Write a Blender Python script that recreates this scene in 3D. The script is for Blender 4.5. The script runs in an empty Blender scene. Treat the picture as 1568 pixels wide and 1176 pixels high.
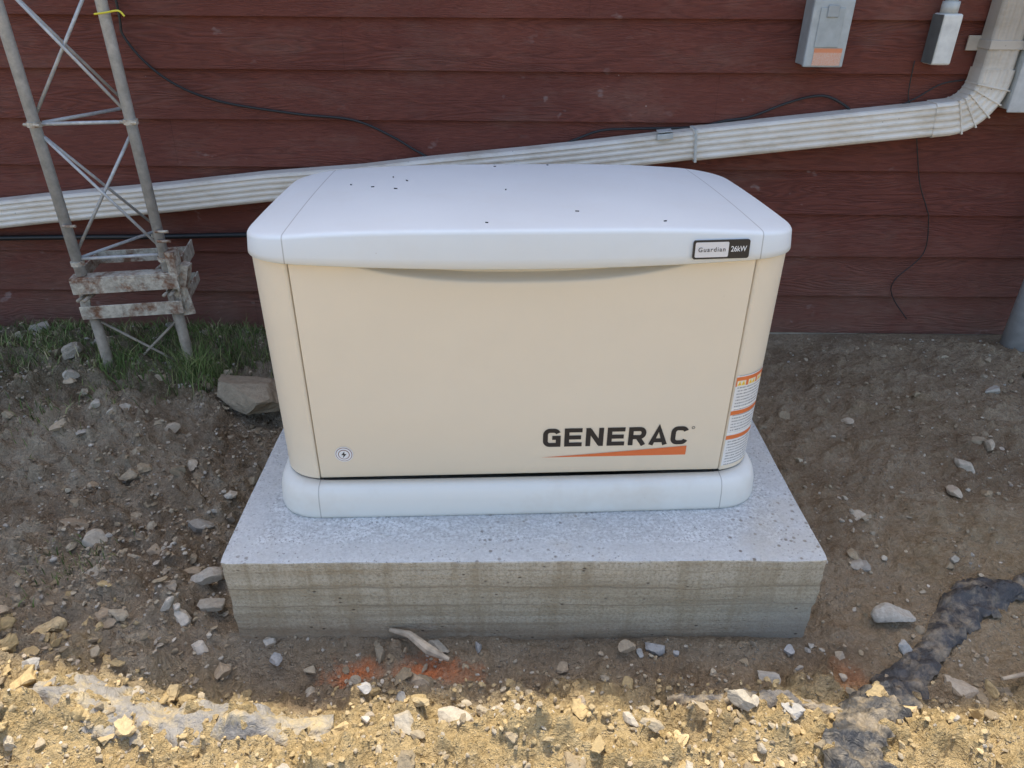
import bpy, math, random, numpy as np
from mathutils import Vector, Matrix
random.seed(7); rng=np.random.default_rng(7)
S=bpy.context.scene; COL=bpy.context.collection
S.view_settings.view_transform='Standard'; S.view_settings.look='None'; S.view_settings.exposure=0
# ------------------------------------------------------------------ helpers
def mk(name,verts,faces,mat=None,parent=None,smooth=False,loc=None,rotz=None):
    me=bpy.data.meshes.new(name); me.from_pydata([tuple(map(float,v)) for v in verts],[],[tuple(map(int,f)) for f in faces]); me.update()
    o=bpy.data.objects.new(name,me); COL.objects.link(o)
    if mat: me.materials.append(mat)
    if smooth: me.polygons.foreach_set("use_smooth",[True]*len(me.polygons))
    if parent: o.parent=parent
    if loc: o.location=loc
    if rotz is not None: o.rotation_euler=(0,0,rotz)
    return o
def empty(name,loc=(0,0,0),rotz=0):
    o=bpy.data.objects.new(name,None); COL.objects.link(o); o.location=loc; o.rotation_euler=(0,0,rotz); o.empty_display_size=.1; return o
def bevel(o,w,seg=2,ang=30):
    m=o.modifiers.new("b","BEVEL"); m.width=w; m.segments=seg; m.limit_method='ANGLE'; m.angle_limit=math.radians(ang); return o
def box(name,x0,x1,y0,y1,z0,z1,mat,parent=None,bev=0,**k):
    v=[(x,y,z) for z in(z0,z1) for y in(y0,y1) for x in(x0,x1)]
    f=[(0,2,3,1),(4,5,7,6),(0,1,5,4),(2,6,7,3),(0,4,6,2),(1,3,7,5)]
    o=mk(name,v,f,mat,parent,**k)
    if bev: bevel(o,bev)
    return o
class Geo:
    def __init__(s): s.v=[]; s.f=[]
    def add(s,v,f):
        n=len(s.v); s.v+= [tuple(a) for a in v]; s.f+=[tuple(i+n for i in q) for q in f]
def tube(pts,r,n=10,cap=True):
    P=[Vector(p) for p in pts]; V=[];F=[]
    t=(P[1]-P[0]).normalized(); a=Vector((0,0,1)) if abs(t.z)<.9 else Vector((1,0,0)); nrm=t.cross(a).normalized()
    for i,p in enumerate(P):
        if 0<i<len(P)-1: t=((P[i+1]-p).normalized()+(p-P[i-1]).normalized()).normalized()
        elif i==len(P)-1: t=(p-P[i-1]).normalized()
        nrm=(nrm-t*nrm.dot(t)).normalized(); b=t.cross(nrm)
        rr=r[i] if isinstance(r,(list,tuple)) else r
        for k in range(n):
            an=2*math.pi*k/n; V.append(tuple(p+nrm*math.cos(an)*rr+b*math.sin(an)*rr))
    for i in range(len(P)-1):
        for k in range(n):
            k2=(k+1)%n; F.append((i*n+k,i*n+k2,(i+1)*n+k2,(i+1)*n+k))
    if cap: F.append(tuple(range(n))[::-1]); F.append(tuple((len(P)-1)*n+k for k in range(n)))
    return V,F
def catmull(pts,sub=6):
    P=[Vector(p) for p in pts]; out=[]
    for i in range(len(P)-1):
        p0=P[max(i-1,0)];p1=P[i];p2=P[i+1];p3=P[min(i+2,len(P)-1)]
        for s in range(sub):
            t=s/sub; out.append(.5*((2*p1)+(p2-p0)*t+(2*p0-5*p1+4*p2-p3)*t*t+(3*p1-p0-3*p2+p3)*t**3))
    out.append(P[-1]); return out
def boxg(c,size,rot=None):
    v=[]
    for z in(-.5,.5):
        for y in(-.5,.5):
            for x in(-.5,.5):
                q=Vector((x*size[0],y*size[1],z*size[2]))
                if rot is not None: q=rot@q
                v.append(tuple(q+Vector(c)))
    return v,[(0,2,3,1),(4,5,7,6),(0,1,5,4),(2,6,7,3),(0,4,6,2),(1,3,7,5)]
# numpy noise
def _h(i,j,s):
    n=(i*374761393+j*668265263+s*144269504)&0xffffffff
    n=((n^(n>>13))*12741261)&0xffffffff
    n=((n^(n>>15))*2246822)&0xffffffff
    return ((n^(n>>11))&0xffff)/65535.
def vn(x,y,s=0):
    i=np.floor(x).astype(np.int64); j=np.floor(y).astype(np.int64); u=x-i; v=y-j
    u=u*u*(3-2*u); v=v*v*(3-2*v)
    return (_h(i,j,s)*(1-u)+_h(i+1,j,s)*u)*(1-v)+(_h(i,j+1,s)*(1-u)+_h(i+1,j+1,s)*u)*v
def fbm(x,y,s=0,o=4,g=.5):
    a=1;t=0;tot=0
    for k in range(o):
        t=t+a*vn(x,y,s+k*17); tot+=a; a*=g; x,y=(x*.8-y*.6)*2.03+5.1,(x*.6+y*.8)*2.03+1.7
    return t/tot
def sst(a,b,x): t=np.clip((x-a)/(b-a),0,1); return t*t*(3-2*t)
class M:
    def __init__(s,name,rough=.6,metal=0,spec=.5):
        s.m=bpy.data.materials.new(name); s.m.use_nodes=True; s.nt=s.m.node_tree; s.b=s.nt.nodes["Principled BSDF"]
        s.b.inputs["Roughness"].default_value=rough; s.b.inputs["Metallic"].default_value=metal; s.b.inputs["Specular IOR Level"].default_value=spec
        s._p=None;s._o=None
    def n(s,t,**k):
        nd=s.nt.nodes.new("ShaderNode"+t)
        for a,v in k.items(): setattr(nd,a,v)
        return nd
    def set(s,sock,v):
        if isinstance(v,bpy.types.NodeSocket): s.nt.links.new(v,sock)
        elif isinstance(v,(tuple,list)) and len(v)==3 and sock.type=='RGBA': sock.default_value=(*v,1)
        else: sock.default_value=v
    def pos(s):
        if not s._p: s._p=s.n("NewGeometry").outputs["Position"]
        return s._p
    def obj(s):
        if not s._o: s._o=s.n("TexCoord").outputs["Object"]
        return s._o
    def mapp(s,vec,scale=(1,1,1),loc=(0,0,0)):
        nd=s.n("Mapping"); s.set(nd.inputs[0],vec); nd.inputs["Scale"].default_value=scale; nd.inputs["Location"].default_value=loc; return nd.outputs[0]
    def noise(s,vec,scale,detail=4,rough=.55,dist=0,col=False):
        nd=s.n("TexNoise"); s.set(nd.inputs["Vector"],vec); nd.inputs["Scale"].default_value=scale; nd.inputs["Detail"].default_value=min(detail,4); nd.inputs["Roughness"].default_value=rough; nd.inputs["Distortion"].default_value=dist
        return nd.outputs["Color" if col else "Fac"]
    def vor(s,vec,scale,feature='F1',out="Distance",rnd=1):
        nd=s.n("TexVoronoi",feature=feature); s.set(nd.inputs["Vector"],vec); nd.inputs["Scale"].default_value=scale; nd.inputs["Randomness"].default_value=rnd; return nd.outputs[out]
    def math(s,op,a,b=0,c=0,clamp=False):
        nd=s.n("Math",operation=op,use_clamp=clamp); s.set(nd.inputs[0],a); s.set(nd.inputs[1],b)
        s.set(nd.inputs[2],c); return nd.outputs[0]
    def mr(s,v,a,b,c=0,d=1,smooth=False):
        nd=s.n("MapRange"); 
        if smooth: nd.interpolation_type='SMOOTHSTEP'
        s.set(nd.inputs[0],v); nd.inputs[1].default_value=a; nd.inputs[2].default_value=b; nd.inputs[3].default_value=c; nd.inputs[4].default_value=d; return nd.outputs[0]
    def mix(s,f,a,b,mode='MIX'):
        nd=s.n("Mix",data_type='RGBA',blend_type=mode); s.set(nd.inputs[0],f); s.set(nd.inputs[6],a); s.set(nd.inputs[7],b); return nd.outputs[2]
    def xyz(s,v):
        nd=s.n("SeparateXYZ"); s.set(nd.inputs[0],v); return nd.outputs
    def col(s,c): s.set(s.b.inputs["Base Color"],c); return s
    def rough(s,c): s.set(s.b.inputs["Roughness"],c); return s
    def bump(s,h,strength=.5,dist=.01,prev=None):
        nd=s.n("Bump"); nd.inputs["Strength"].default_value=strength; nd.inputs["Distance"].default_value=dist; s.set(nd.inputs["Height"],h)
        if prev is not None: s.set(nd.inputs["Normal"],prev)
        s.set(s.b.inputs["Normal"],nd.outputs[0]); return nd.outputs[0]
def flat(name,c,rough=.6,metal=0,var=.12,scale=30):
    m=M(name,rough,metal); f=m.noise(m.obj(),scale,4); f=m.mr(f,.3,.7)
    m.col(m.mix(f,tuple(x*(1-var) for x in c),tuple(min(1,x*(1+var)) for x in c))); return m
# ------------------------------------------------------------------ materials
def siding_mat():
    m=M("red_siding",.58,0,.35); p=m.pos(); X=m.xyz(p)
    course=m.math('FLOOR',m.math('DIVIDE',m.math('SUBTRACT',X[2],.025),.178))
    cb=m.n("CombineXYZ"); m.set(cb.inputs[0],X[0]); m.set(cb.inputs[1],m.math('MULTIPLY',course,7.31)); m.set(cb.inputs[2],m.math('MULTIPLY',X[2],9.0))
    field=m.noise(cb.outputs[0],1.3,2,.45)
    rings=m.math('SINE',m.math('MULTIPLY',field,130))
    fine=m.noise(m.mapp(cb.outputs[0],(2.5,1,14)),6,4,.65)
    amp=m.mr(m.noise(cb.outputs[0],.9,2),.40,.6,.15,1)
    h=m.math('ADD',m.math('MULTIPLY',m.math('MULTIPLY',rings,amp),.25),fine)
    m.bump(h,1.0,.0055)
    lowf=m.mr(m.noise(p,2.2,4),.3,.7)
    c=m.mix(lowf,(.195,.056,.037),(.255,.078,.050))
    c=m.mix(m.mr(h,.2,.6,.50,0),c,(.085,.026,.019))
    percourse=m.mr(m.noise(m.mapp(cb.outputs[0],(.001,1,.001)),3.7,1),.3,.7,0,.35)
    c=m.mix(percourse,c,(.16,.050,.037))
    d=m.math('MULTIPLY',m.mr(X[2],.0,.50,1,0),m.mr(m.noise(p,7,4,.65),.3,.7,.25,1))
    c=m.mix(m.math('MULTIPLY',d,.65),c,(.25,.16,.11))
    d2=m.mr(m.noise(m.mapp(p,(1,1,2.5)),3,4,.7),.50,.72,0,.30)
    c=m.mix(d2,c,(.30,.18,.135))
    sp=m.math('MULTIPLY',m.mr(m.vor(p,9),.03,.015),m.mr(lowf,.5,.7))
    c=m.mix(m.math('MULTIPLY',sp,.6),c,(.6,.5,.45))
    sm=m.math('MULTIPLY',m.mr(m.noise(m.mapp(p,(1,1,1.6)),11,3),.65,.71),m.mr(m.noise(p,1.4,2),.48,.6))
    c=m.mix(m.math('MULTIPLY',sm,.5),c,(.45,.34,.30))
    m.col(c); return m.m
def ground_mat():
    m=M("dirt",.95,0,.12); p=m.pos(); X=m.xyz(p)
    wob=m.math('MULTIPLY',m.math('SUBTRACT',m.noise(p,3.5,3),.5),.5)
    big=m.mr(m.noise(p,1.6,3),.3,.7); mid=m.mr(m.noise(p,9,4,.65),.3,.72); fine=m.noise(p,90,4,.75)
    brown=m.mix(big,(.27,.19,.11),(.37,.275,.17))
    brown=m.mix(mid,brown,(.42,.33,.22))
    grey=m.mix(mid,(.33,.26,.175),(.50,.42,.30))
    left=m.mr(m.math('ADD',X[0],wob),-.45,-.85,0,1)
    c=m.mix(m.math('MULTIPLY',left,.8),brown,grey)
    damp=m.mr(m.noise(m.mapp(p,(1,1.4,1),(3.3,0,0)),2.4,3),.48,.64,0,.55)
    c=m.mix(damp,c,(.20,.135,.08))
    sunlit_sand=m.mix(mid,(.47,.34,.16),(.60,.46,.25))  # dry sandy soil, albedo raised so its colour carries part of the sunlight
    sf=m.mr(m.math('ADD',X[1],wob),1.16,.98,0,1,True)
    sf2=m.mr(m.math('ADD',X[0],m.math('MULTIPLY',wob,1.5)),.95,1.35,0,.35)
    sf=m.math('MAXIMUM',sf,m.math('MULTIPLY',sf2,m.mr(X[1],1.9,1.4)))
    c=m.mix(sf,c,sunlit_sand)
    g=m.math('MULTIPLY',m.mr(m.math('ADD',X[0],wob),-.95,-1.25),m.mr(m.math('ADD',X[1],wob),2.15,2.4))
    c=m.mix(m.math('MULTIPLY',g,.6),c,(.15,.13,.07))
    def spot(x,y,rx,ry,k):
        dx=m.math('DIVIDE',m.math('SUBTRACT',X[0],x),rx); dy=m.math('DIVIDE',m.math('SUBTRACT',X[1],y),ry)
        d=m.math('SQRT',m.math('ADD',m.math('MULTIPLY',dx,dx),m.math('MULTIPLY',dy,dy)))
        return m.math('MULTIPLY',m.mr(m.math('ADD',d,m.math('MULTIPLY',m.math('SUBTRACT',m.math('ADD',m.math('MULTIPLY',fine,.5),m.math('MULTIPLY',mid,.5)),.5),1.8)),1.1,.3),k)
    o=m.math('MAXIMUM',m.math('MAXIMUM',spot(-.38,1.155,.085,.036,.85),spot(-.20,1.15,.10,.05,.8)),spot(.80,1.12,.05,.06,.3))
    c=m.mix(o,c,(.80,.24,.08))
    c=m.mix(m.mr(fine,.32,.6,.55,0),c,m.mix(.6,c,(.08,.055,.035)))
    c=m.mix(m.mr(fine,.55,.75,0,.35),c,(.56,.49,.37))
    peb=m.math('MULTIPLY',m.mr(m.vor(p,75),.24,.12),m.mr(mid,.35,.6))
    c=m.mix(m.math('MULTIPLY',peb,.5),c,(.54,.49,.40))
    m.col(c)
    m.bump(m.math('ADD',m.math('ADD',m.noise(p,38,4,.7),m.math('MULTIPLY',fine,.5)),m.math('MULTIPLY',peb,.3)),1.0,.028)
    return m.m
def attr_mat(name,rough=.9,bump=True,bs=90,bd=.004):
    m=M(name,rough,0,.15); a=m.n("Attribute",attribute_name="col")
    if bump:
        f0=m.noise(m.pos(),bs,4,.7); f=m.mr(f0,.3,.65)
        m.col(m.mix(f,m.mix(.35,a.outputs["Color"],(.10,.075,.05)),a.outputs["Color"])); m.bump(f0,.8,bd)
    else: m.col(a.outputs["Color"])
    return m.m
def concrete_mat():
    m=M("pad_concrete",.9,0,.2); p=m.obj(); X=m.xyz(p)
    n1=m.mr(m.noise(p,5,4,.65),.3,.7); n2=m.noise(p,130,4,.8); n3=m.noise(m.mapp(p,(1,2.2,1)),26,4,.75)
    top=m.mix(n1,(.62,.635,.625),(.77,.785,.77))
    top=m.mix(m.mr(n2,.38,.56,.85,0),top,(.36,.365,.355))
    top=m.mix(m.mr(n3,.40,.55,.5,0),top,(.44,.44,.43))
    ex=m.math('MINIMUM',m.math('SUBTRACT',.709,m.math('ABSOLUTE',X[0])),X[1])
    mar=m.mr(m.math('ADD',ex,m.math('MULTIPLY',m.math('SUBTRACT',n3,.5),.03)),.062,.072,.6,0)
    top=m.mix(mar,top,(.55,.555,.54))
    pit=m.mr(m.vor(p,95),.24,.12); pm=m.mr(n1,.25,.7)
    top=m.mix(m.math('MULTIPLY',m.math('MULTIPLY',pit,pm),.7),top,(.20,.19,.17))
    zone=m.mr(m.noise(p,3.2,3),.44,.56)
    deb=m.math('MULTIPLY',m.mr(m.vor(p,42),.24,.13),m.math('MULTIPLY',zone,m.mr(X[1],.35,.02,.35,1)))
    top=m.mix(m.math('MULTIPLY',deb,.85),top,(.13,.10,.07))
    dust=m.mr(m.noise(p,3,4,.7),.50,.70,0,.5)
    top=m.mix(dust,top,(.50,.45,.36))
    zz=m.math('ADD',X[2],m.math('MULTIPLY',m.math('SUBTRACT',m.noise(m.mapp(p,(2.5,2.5,1)),1.6,4),.5),.035))
    lay=m.noise(m.mapp(p,(1.2,1.2,30)),1.4,4,.6)
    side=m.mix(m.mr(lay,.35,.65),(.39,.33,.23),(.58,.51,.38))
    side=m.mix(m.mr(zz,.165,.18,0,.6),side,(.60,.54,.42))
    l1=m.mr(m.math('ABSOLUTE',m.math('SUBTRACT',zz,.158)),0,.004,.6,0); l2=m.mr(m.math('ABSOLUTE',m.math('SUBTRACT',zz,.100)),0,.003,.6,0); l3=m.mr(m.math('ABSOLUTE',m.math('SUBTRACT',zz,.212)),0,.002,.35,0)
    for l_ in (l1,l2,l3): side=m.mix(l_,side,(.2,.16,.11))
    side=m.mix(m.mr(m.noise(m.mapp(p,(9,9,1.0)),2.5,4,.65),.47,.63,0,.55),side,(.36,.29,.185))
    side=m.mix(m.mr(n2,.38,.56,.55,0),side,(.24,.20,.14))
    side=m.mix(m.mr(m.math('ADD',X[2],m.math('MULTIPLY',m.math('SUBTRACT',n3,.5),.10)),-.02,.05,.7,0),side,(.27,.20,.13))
    gst=m.math('MULTIPLY',m.mr(m.math('ADD',X[0],m.math('MULTIPLY',n1,.1)),.50,.68),m.mr(m.math('ADD',X[2],m.math('MULTIPLY',n1,.08)),.20,.12,0,.6)); side=m.mix(gst,side,(.36,.335,.275))
    voids=m.math('MULTIPLY',m.mr(m.vor(m.mapp(p,(1,1,1.6)),24),.13,.06),m.mr(n1,.3,.5))
    side=m.mix(m.math('MULTIPLY',voids,.85),side,(.10,.08,.06))
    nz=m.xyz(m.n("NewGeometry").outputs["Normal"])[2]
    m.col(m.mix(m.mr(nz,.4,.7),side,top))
    m.bump(m.math('ADD',m.math('SUBTRACT',n2,m.math('MULTIPLY',m.math('ADD',pit,voids),.5)),m.math('MULTIPLY',lay,.9)),.7,.007)
    return m.m
def enclosure_mat(name,c,seam=False,dust=.25):
    m=M(name,.5,0,.35); p=m.obj(); X=m.xyz(p)
    f=m.mr(m.noise(p,2.2,4,.6),.3,.7)
    col=m.mix(f,tuple(x*.955 for x in c),c)
    d=m.mr(m.noise(p,5,4,.75),.5,.8,0,dust); col=m.mix(d,col,(.60,.52,.40))
    sp=m.math('MULTIPLY',m.mr(m.vor(p,26),.045,.02),m.mr(f,.55,.8))
    col=m.mix(m.math('MULTIPLY',sp,.6),col,(.25,.19,.12))
    if seam:
        ax=m.math('ABSOLUTE',X[0]); s=m.mr(m.math('ABSOLUTE',m.math('SUBTRACT',ax,.5015)),.0008,.0018,.55,0)
        col=m.mix(s,col,(.22,.20,.17))
    m.col(col); m.rough(m.mr(f,0,1,.45,.58))
    m.bump(m.noise(p,350,3,.6),.12,.0006); return m.m
MS=siding_mat(); MG=ground_mat(); MR=attr_mat("stone"); MC=concrete_mat()
MBODY=enclosure_mat("cream_paint",(.82,.715,.545),dust=.10)
MROOF=enclosure_mat("offwhite_lid",(.735,.765,.755),seam=True,dust=.12)
MBASE=enclosure_mat("offwhite_base",(.76,.75,.68),seam=True,dust=.45)
MDARK=flat("black_gap",(.015,.014,.013),.7).m
MBLK=flat("black_rubber",(.018,.018,.018),.45).m
MINK=M("ink_black",.4).col((.02,.018,.018)).m
MORG=M("logo_orange",.4).col((.74,.17,.045)).m
MWHT=M("label_white",.4).col((.78,.78,.76)).m
def galv():
    m=M("galvanised_steel",.55,.2); f=m.mr(m.noise(m.obj(),40,4,.7),.3,.7)
    c=m.mix(f,(.38,.39,.38),(.60,.60,.58)); c=m.mix(m.mr(m.noise(m.obj(),7,4,.7),.55,.75,0,.3),c,(.32,.27,.2)); m.col(c); m.bump(f,.2,.002); return m.m
def rusty():
    m=M("rusty_steel",.8,.1); p=m.obj(); f=m.mr(m.noise(p,12,4,.7),.38,.52)
    c=m.mix(f,(.24,.12,.065),(.60,.55,.44)); c=m.mix(m.mr(m.noise(p,50,4,.7),.4,.6),m.mix(.4,c,(.09,.05,.03)),c); m.col(c); m.bump(f,.5,.003); return m.m
def gutter():
    m=M("downspout_paint",.5,0,.4); p=m.pos(); X=m.xyz(p)
    f=m.mr(m.noise(p,6,4,.65),.3,.7); c=m.mix(f,(.70,.63,.52),(.80,.76,.67))
    st=m.mr(m.noise(m.mapp(p,(1,1,3)),5,4,.75),.48,.68,0,.5); c=m.mix(st,c,(.46,.38,.26))
    c=m.mix(m.mr(X[2],1.0,1.25,0,.7),c,(.30,.25,.19))
    sp=m.math('MULTIPLY',m.mr(m.vor(p,30),.09,.05),m.mr(f,.5,.8)); c=m.mix(sp,c,(.12,.1,.08))
    m.col(c); return m.m
MGV=galv(); MRU=rusty(); MGU=gutter()
MGREY=flat("grey_enamel",(.34,.36,.35),.45).m; MLG=flat("light_grey_enamel",(.52,.53,.49),.5).m; MDG=flat("dark_grey_enamel",(.13,.14,.13),.5).m
# ------------------------------------------------------------------ ground
def hgt(x,y):
    x=np.asarray(x,float); y=np.asarray(y,float)
    left=sst(-.5,-.85,x); front=sst(1.25,1.0,y); rough=.48+.67*np.maximum(left,front)
    z=.045*(fbm(x*2.1,y*2.1,1,3)-.5)
    z=z+rough*.07*(fbm(x*7,y*7,2,4)-.5)
    c=fbm(x*18,y*18,3,4,.55); z=z+rough*.14*np.maximum(0,c-.5)
    c2=fbm(x*42,y*42,9,3,.6); z=z+rough*.075*np.maximum(0,c2-.48)
    z=z+rough*.014*(fbm(x*90,y*90,4,2)-.5)
    z=z+.14*np.exp(-(((x+1.28)/.38)**2+((y-.99)/.24)**2))*(.5+1.0*fbm(x*9,y*9,8,4))
    z=z+.07*sst(-.95,-1.4,x)*sst(1.75,2.15,y)
    z=z+.05*sst(.9,1.6,x)*sst(1.6,2.4,y)
    z=z-.085*np.exp(-(((x+.60)/.17)**2+((y-1.12)/.075)**2))
    z=z-.045*np.exp(-(((x-.03)/.9)**2+((y-1.16)/.07)**2))
    z=z-.045*np.exp(-(((x+.80)/.06)**2+((y-1.60)/.4)**2))
    z=z+.045*sst(1.06,.93,y)*(.4+1.2*fbm(x*3,y*3,21,3))
    far=np.maximum(np.abs(x)-3.5,0)+np.maximum(-y,0)
    z=z*np.exp(-far*.3)
    inpad=sst(.80,.74,np.abs(x-.03))*sst(1.2,1.3,y)*sst(2.4,2.3,y)
    z=z*(1-inpad)-.03*inpad
    k=sst(2.75,2.93,y); z=z*(1-.8*k)+.010*k
    return z
def axis(lo,hi,step,far,grow=1.25):
    a=list(np.arange(lo,hi+step/2,step)); s=step; x=a[0]
    pre=[]
    while x>-far: s*=grow; x-=s; pre.append(x)
    s=step; x=a[-1]; post=[]
    while x<far: s*=grow; x+=s; post.append(x)
    return np.array(pre[::-1]+a+post)
ax=axis(-2.6,2.6,.0085,80); ay=axis(.6,3.0,.0078,80)
XX,YY=np.meshgrid(ax,ay); ZZ=hgt(XX,YY)
nx,ny=len(ax),len(ay)
V=np.stack([XX,YY,ZZ],-1).reshape(-1,3)
idx=np.arange(nx*ny).reshape(ny,nx); Fq=np.stack([idx[:-1,:-1],idx[:-1,1:],idx[1:,1:],idx[1:,:-1]],-1).reshape(-1,4)
def np_mesh(name,V,F,mat,cols=None,smooth=False,parent=None):
    me=bpy.data.meshes.new(name); k=F.shape[1]
    me.vertices.add(len(V)); me.vertices.foreach_set("co",V.astype(np.float32).ravel())
    me.loops.add(F.size); me.loops.foreach_set("vertex_index",F.astype(np.int32).ravel())
    me.polygons.add(len(F)); me.polygons.foreach_set("loop_start",np.arange(0,F.size,k,dtype=np.int32)); me.polygons.foreach_set("loop_total",np.full(len(F),k,dtype=np.int32))
    me.update(calc_edges=True); me.validate()
    if cols is not None:
        a=me.color_attributes.new("col",'FLOAT_COLOR','POINT'); a.data.foreach_set("color",np.concatenate([cols,np.ones((len(cols),1))],1).astype(np.float32).ravel())
    me.materials.append(mat); me.polygons.foreach_set("use_smooth",[smooth]*len(F))
    o=bpy.data.objects.new(name,me); COL.objects.link(o)
    if parent: o.parent=parent
    return o
np_mesh("ground",V,Fq,MG,smooth=True)
# ------------------------------------------------------------------ stones
import bmesh
def ico(sub):
    bm=bmesh.new(); bmesh.ops.create_icosphere(bm,subdivisions=sub,radius=1); bm.verts.ensure_lookup_table()
    v=np.array([q.co[:] for q in bm.verts]); f=np.array([[a.index for a in q.verts] for q in bm.faces]); bm.free(); return v,f
I1,I2,IC,I3=ico(1),ico(2),ico(3),ico(4)
class Rocks:
    def __init__(s): s.V=[];s.F=[];s.C=[];s.n=0
    def add(s,I,x,y,r,c,sink=.3,flatk=.7,lump=.30):
        v,f=I; v=v.copy()
        for _ in range(11 if len(v)>20 else 3):
            d=rng.normal(size=3); d/=np.linalg.norm(d); k=rng.uniform(.38,.75); t=v@d; over=np.maximum(t-k,0); v-=over[:,None]*d
        if len(v)>80:
            q=fbm(v[:,0]*2.2+x*9,v[:,1]*2.2+v[:,2]*1.9,int(rng.integers(99)),4,.6)-.5; v*=(1+lump*q)[:,None]
        sc=np.array([rng.uniform(.9,1.5),rng.uniform(.7,1.1),rng.uniform(.5,.95)*flatk/.7])*r*1.15; v=v*sc
        a=rng.uniform(0,6.28); ca,sa=math.cos(a),math.sin(a); v=v@np.array([[ca,sa,0],[-sa,ca,0],[0,0,1]])
        z=float(hgt(x,y)); v+=np.array([x,y,z+sc[2]*(1-sink)*.5])
        s.V.append(v); s.F.append(f+s.n); s.n+=len(v); s.C.append(np.tile(np.array(c)*rng.uniform(.8,1.2),(len(v),1)))
    def done(s,name,mat,smooth=False): return np_mesh(name,np.concatenate(s.V),np.concatenate(s.F),mat,np.concatenate(s.C),smooth)
def inpad(x,y,m=.0): return abs(x-.03)<.72+m and 1.235-m<y<2.35
R=Rocks(); greys=[(.50,.44,.34),(.56,.50,.40),(.43,.39,.32),(.50,.42,.31),(.43,.34,.23)]
blue=[(.46,.44,.40),(.41,.40,.36)]
bigs=[(.975,1.298,.042),(.957,1.497,.024),(1.028,1.10,.034),(-.125,.973,.034),(-.23,.96,.028),(-.217,1.10,.022),(-.18,1.215,.02),(-.923,1.635,.030),(-1.018,1.529,.022),
(-1.72,2.49,.042),(-1.80,2.50,.028),(-2.0,2.75,.04),(1.04,1.705,.024),(1.49,1.933,.026),(1.6,2.02,.025),(1.38,1.79,.027),(-.77,1.31,.034),(-.81,1.39,.032),(-1.19,1.55,.034),(-1.28,1.62,.035),(-.86,1.7,.02),
(-.9,1.36,.028),(-1.0,1.25,.03),(-1.1,1.4,.024),(-.6,1.22,.018),(-.7,1.16,.02),(.50,1.02,.026),(.12,1.18,.016),(.28,1.2,.018),(.8,1.2,.018),(1.22,1.5,.016),(-1.62,2.3,.025),(-1.35,2.1,.028),(-1.5,2.0,.026),(-.84,1.28,.024),(1.8,2.35,.03),(1.2,2.2,.02),(1.75,1.85,.025)]
for x,y,r in bigs: R.add(I3,x,y,r,random.choice(greys),.6)
for x,y,r in [(.345,1.215,.024),(.31,1.20,.014),(.40,1.205,.013),(-.08,1.21,.016),(.68,1.21,.015),(-.25,1.06,.018),(-.33,1.05,.014),(.60,.99,.02),(-1.05,1.05,.02),(-.58,1.19,.016),(.95,1.20,.02)]: R.add(I3,x,y,r,random.choice(blue),.5)
def dens(x,y):
    d=.10+.9*float(sst(-.62,-.85,x))*(1-.6*float(sst(2.3,2.7,y)))
    if y<1.235: d=max(d,.5)
    if x>.75 and y>1.3: d=.13+.24*float(sst(1.5,1.2,y))
    return d*max(0,-.3+2.5*float(fbm(np.array(x*4.),np.array(y*4.),31,3)))
def scatter(n,rlo,rhi,I,pal,pw=2.5,sink=.35,lump=.3):
    k=0;t=0
    while k<n and t<n*14:
        t+=1; x=random.uniform(-2.5,2.5); y=random.uniform(.55,2.88)
        if inpad(x,y,.0) or random.random()>dens(x,y): continue
        r=rlo+(rhi-rlo)*random.random()**pw; R.add(I,x,y,r,random.choice(pal),sink,.7,lump); k+=1
soil=[(.36,.29,.19),(.40,.33,.225),(.33,.26,.165),(.45,.38,.27)]
scatter(240,.009,.026,I2,greys+soil,2.0,.5)
scatter(550,.008,.026,IC,soil,2.0,.8,.9)
scatter(2000,.004,.011,I2,greys+soil+soil,1.8)
scatter(11000,.0022,.0065,I1,soil+soil+greys,1.6)
sunlit_sand=[(.52,.39,.20),(.57,.44,.245),(.47,.35,.175)]  # sandy crumbs in the same tone, some sunlight painted in
for i in range(3500):
    x=random.uniform(-2,2); y=random.uniform(.5,1.12)
    if fbm(np.array(x*6.),np.array(y*6.),44,3)<.45: continue
    if i<220: R.add(IC,x,y,.007+.018*random.random()**2.5,random.choice(sunlit_sand),.8,.7,.9)
    else: R.add(I1,x,y,random.uniform(.0022,.007),random.choice(sunlit_sand),.5)
for i in range(700):
    x=random.gauss(-1.3,.24); y=random.gauss(1.02,.13)
    if i<260: R.add(IC,x,y,.008+.024*random.random()**2,random.choice(sunlit_sand),.8,.7,1.0)
    else: R.add(I2,x,y,.003+.007*random.random()**2,random.choice(sunlit_sand),.5)
R.done("gravel",MR)
SL=Rocks(); rng=np.random.default_rng(3); SL.add(I3,-1.0,2.27,.135,(.36,.29,.20),-.1,.45,.2); SL.done("stone_slab",attr_mat("slab_stone",.9,True,40,.012))
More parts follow.
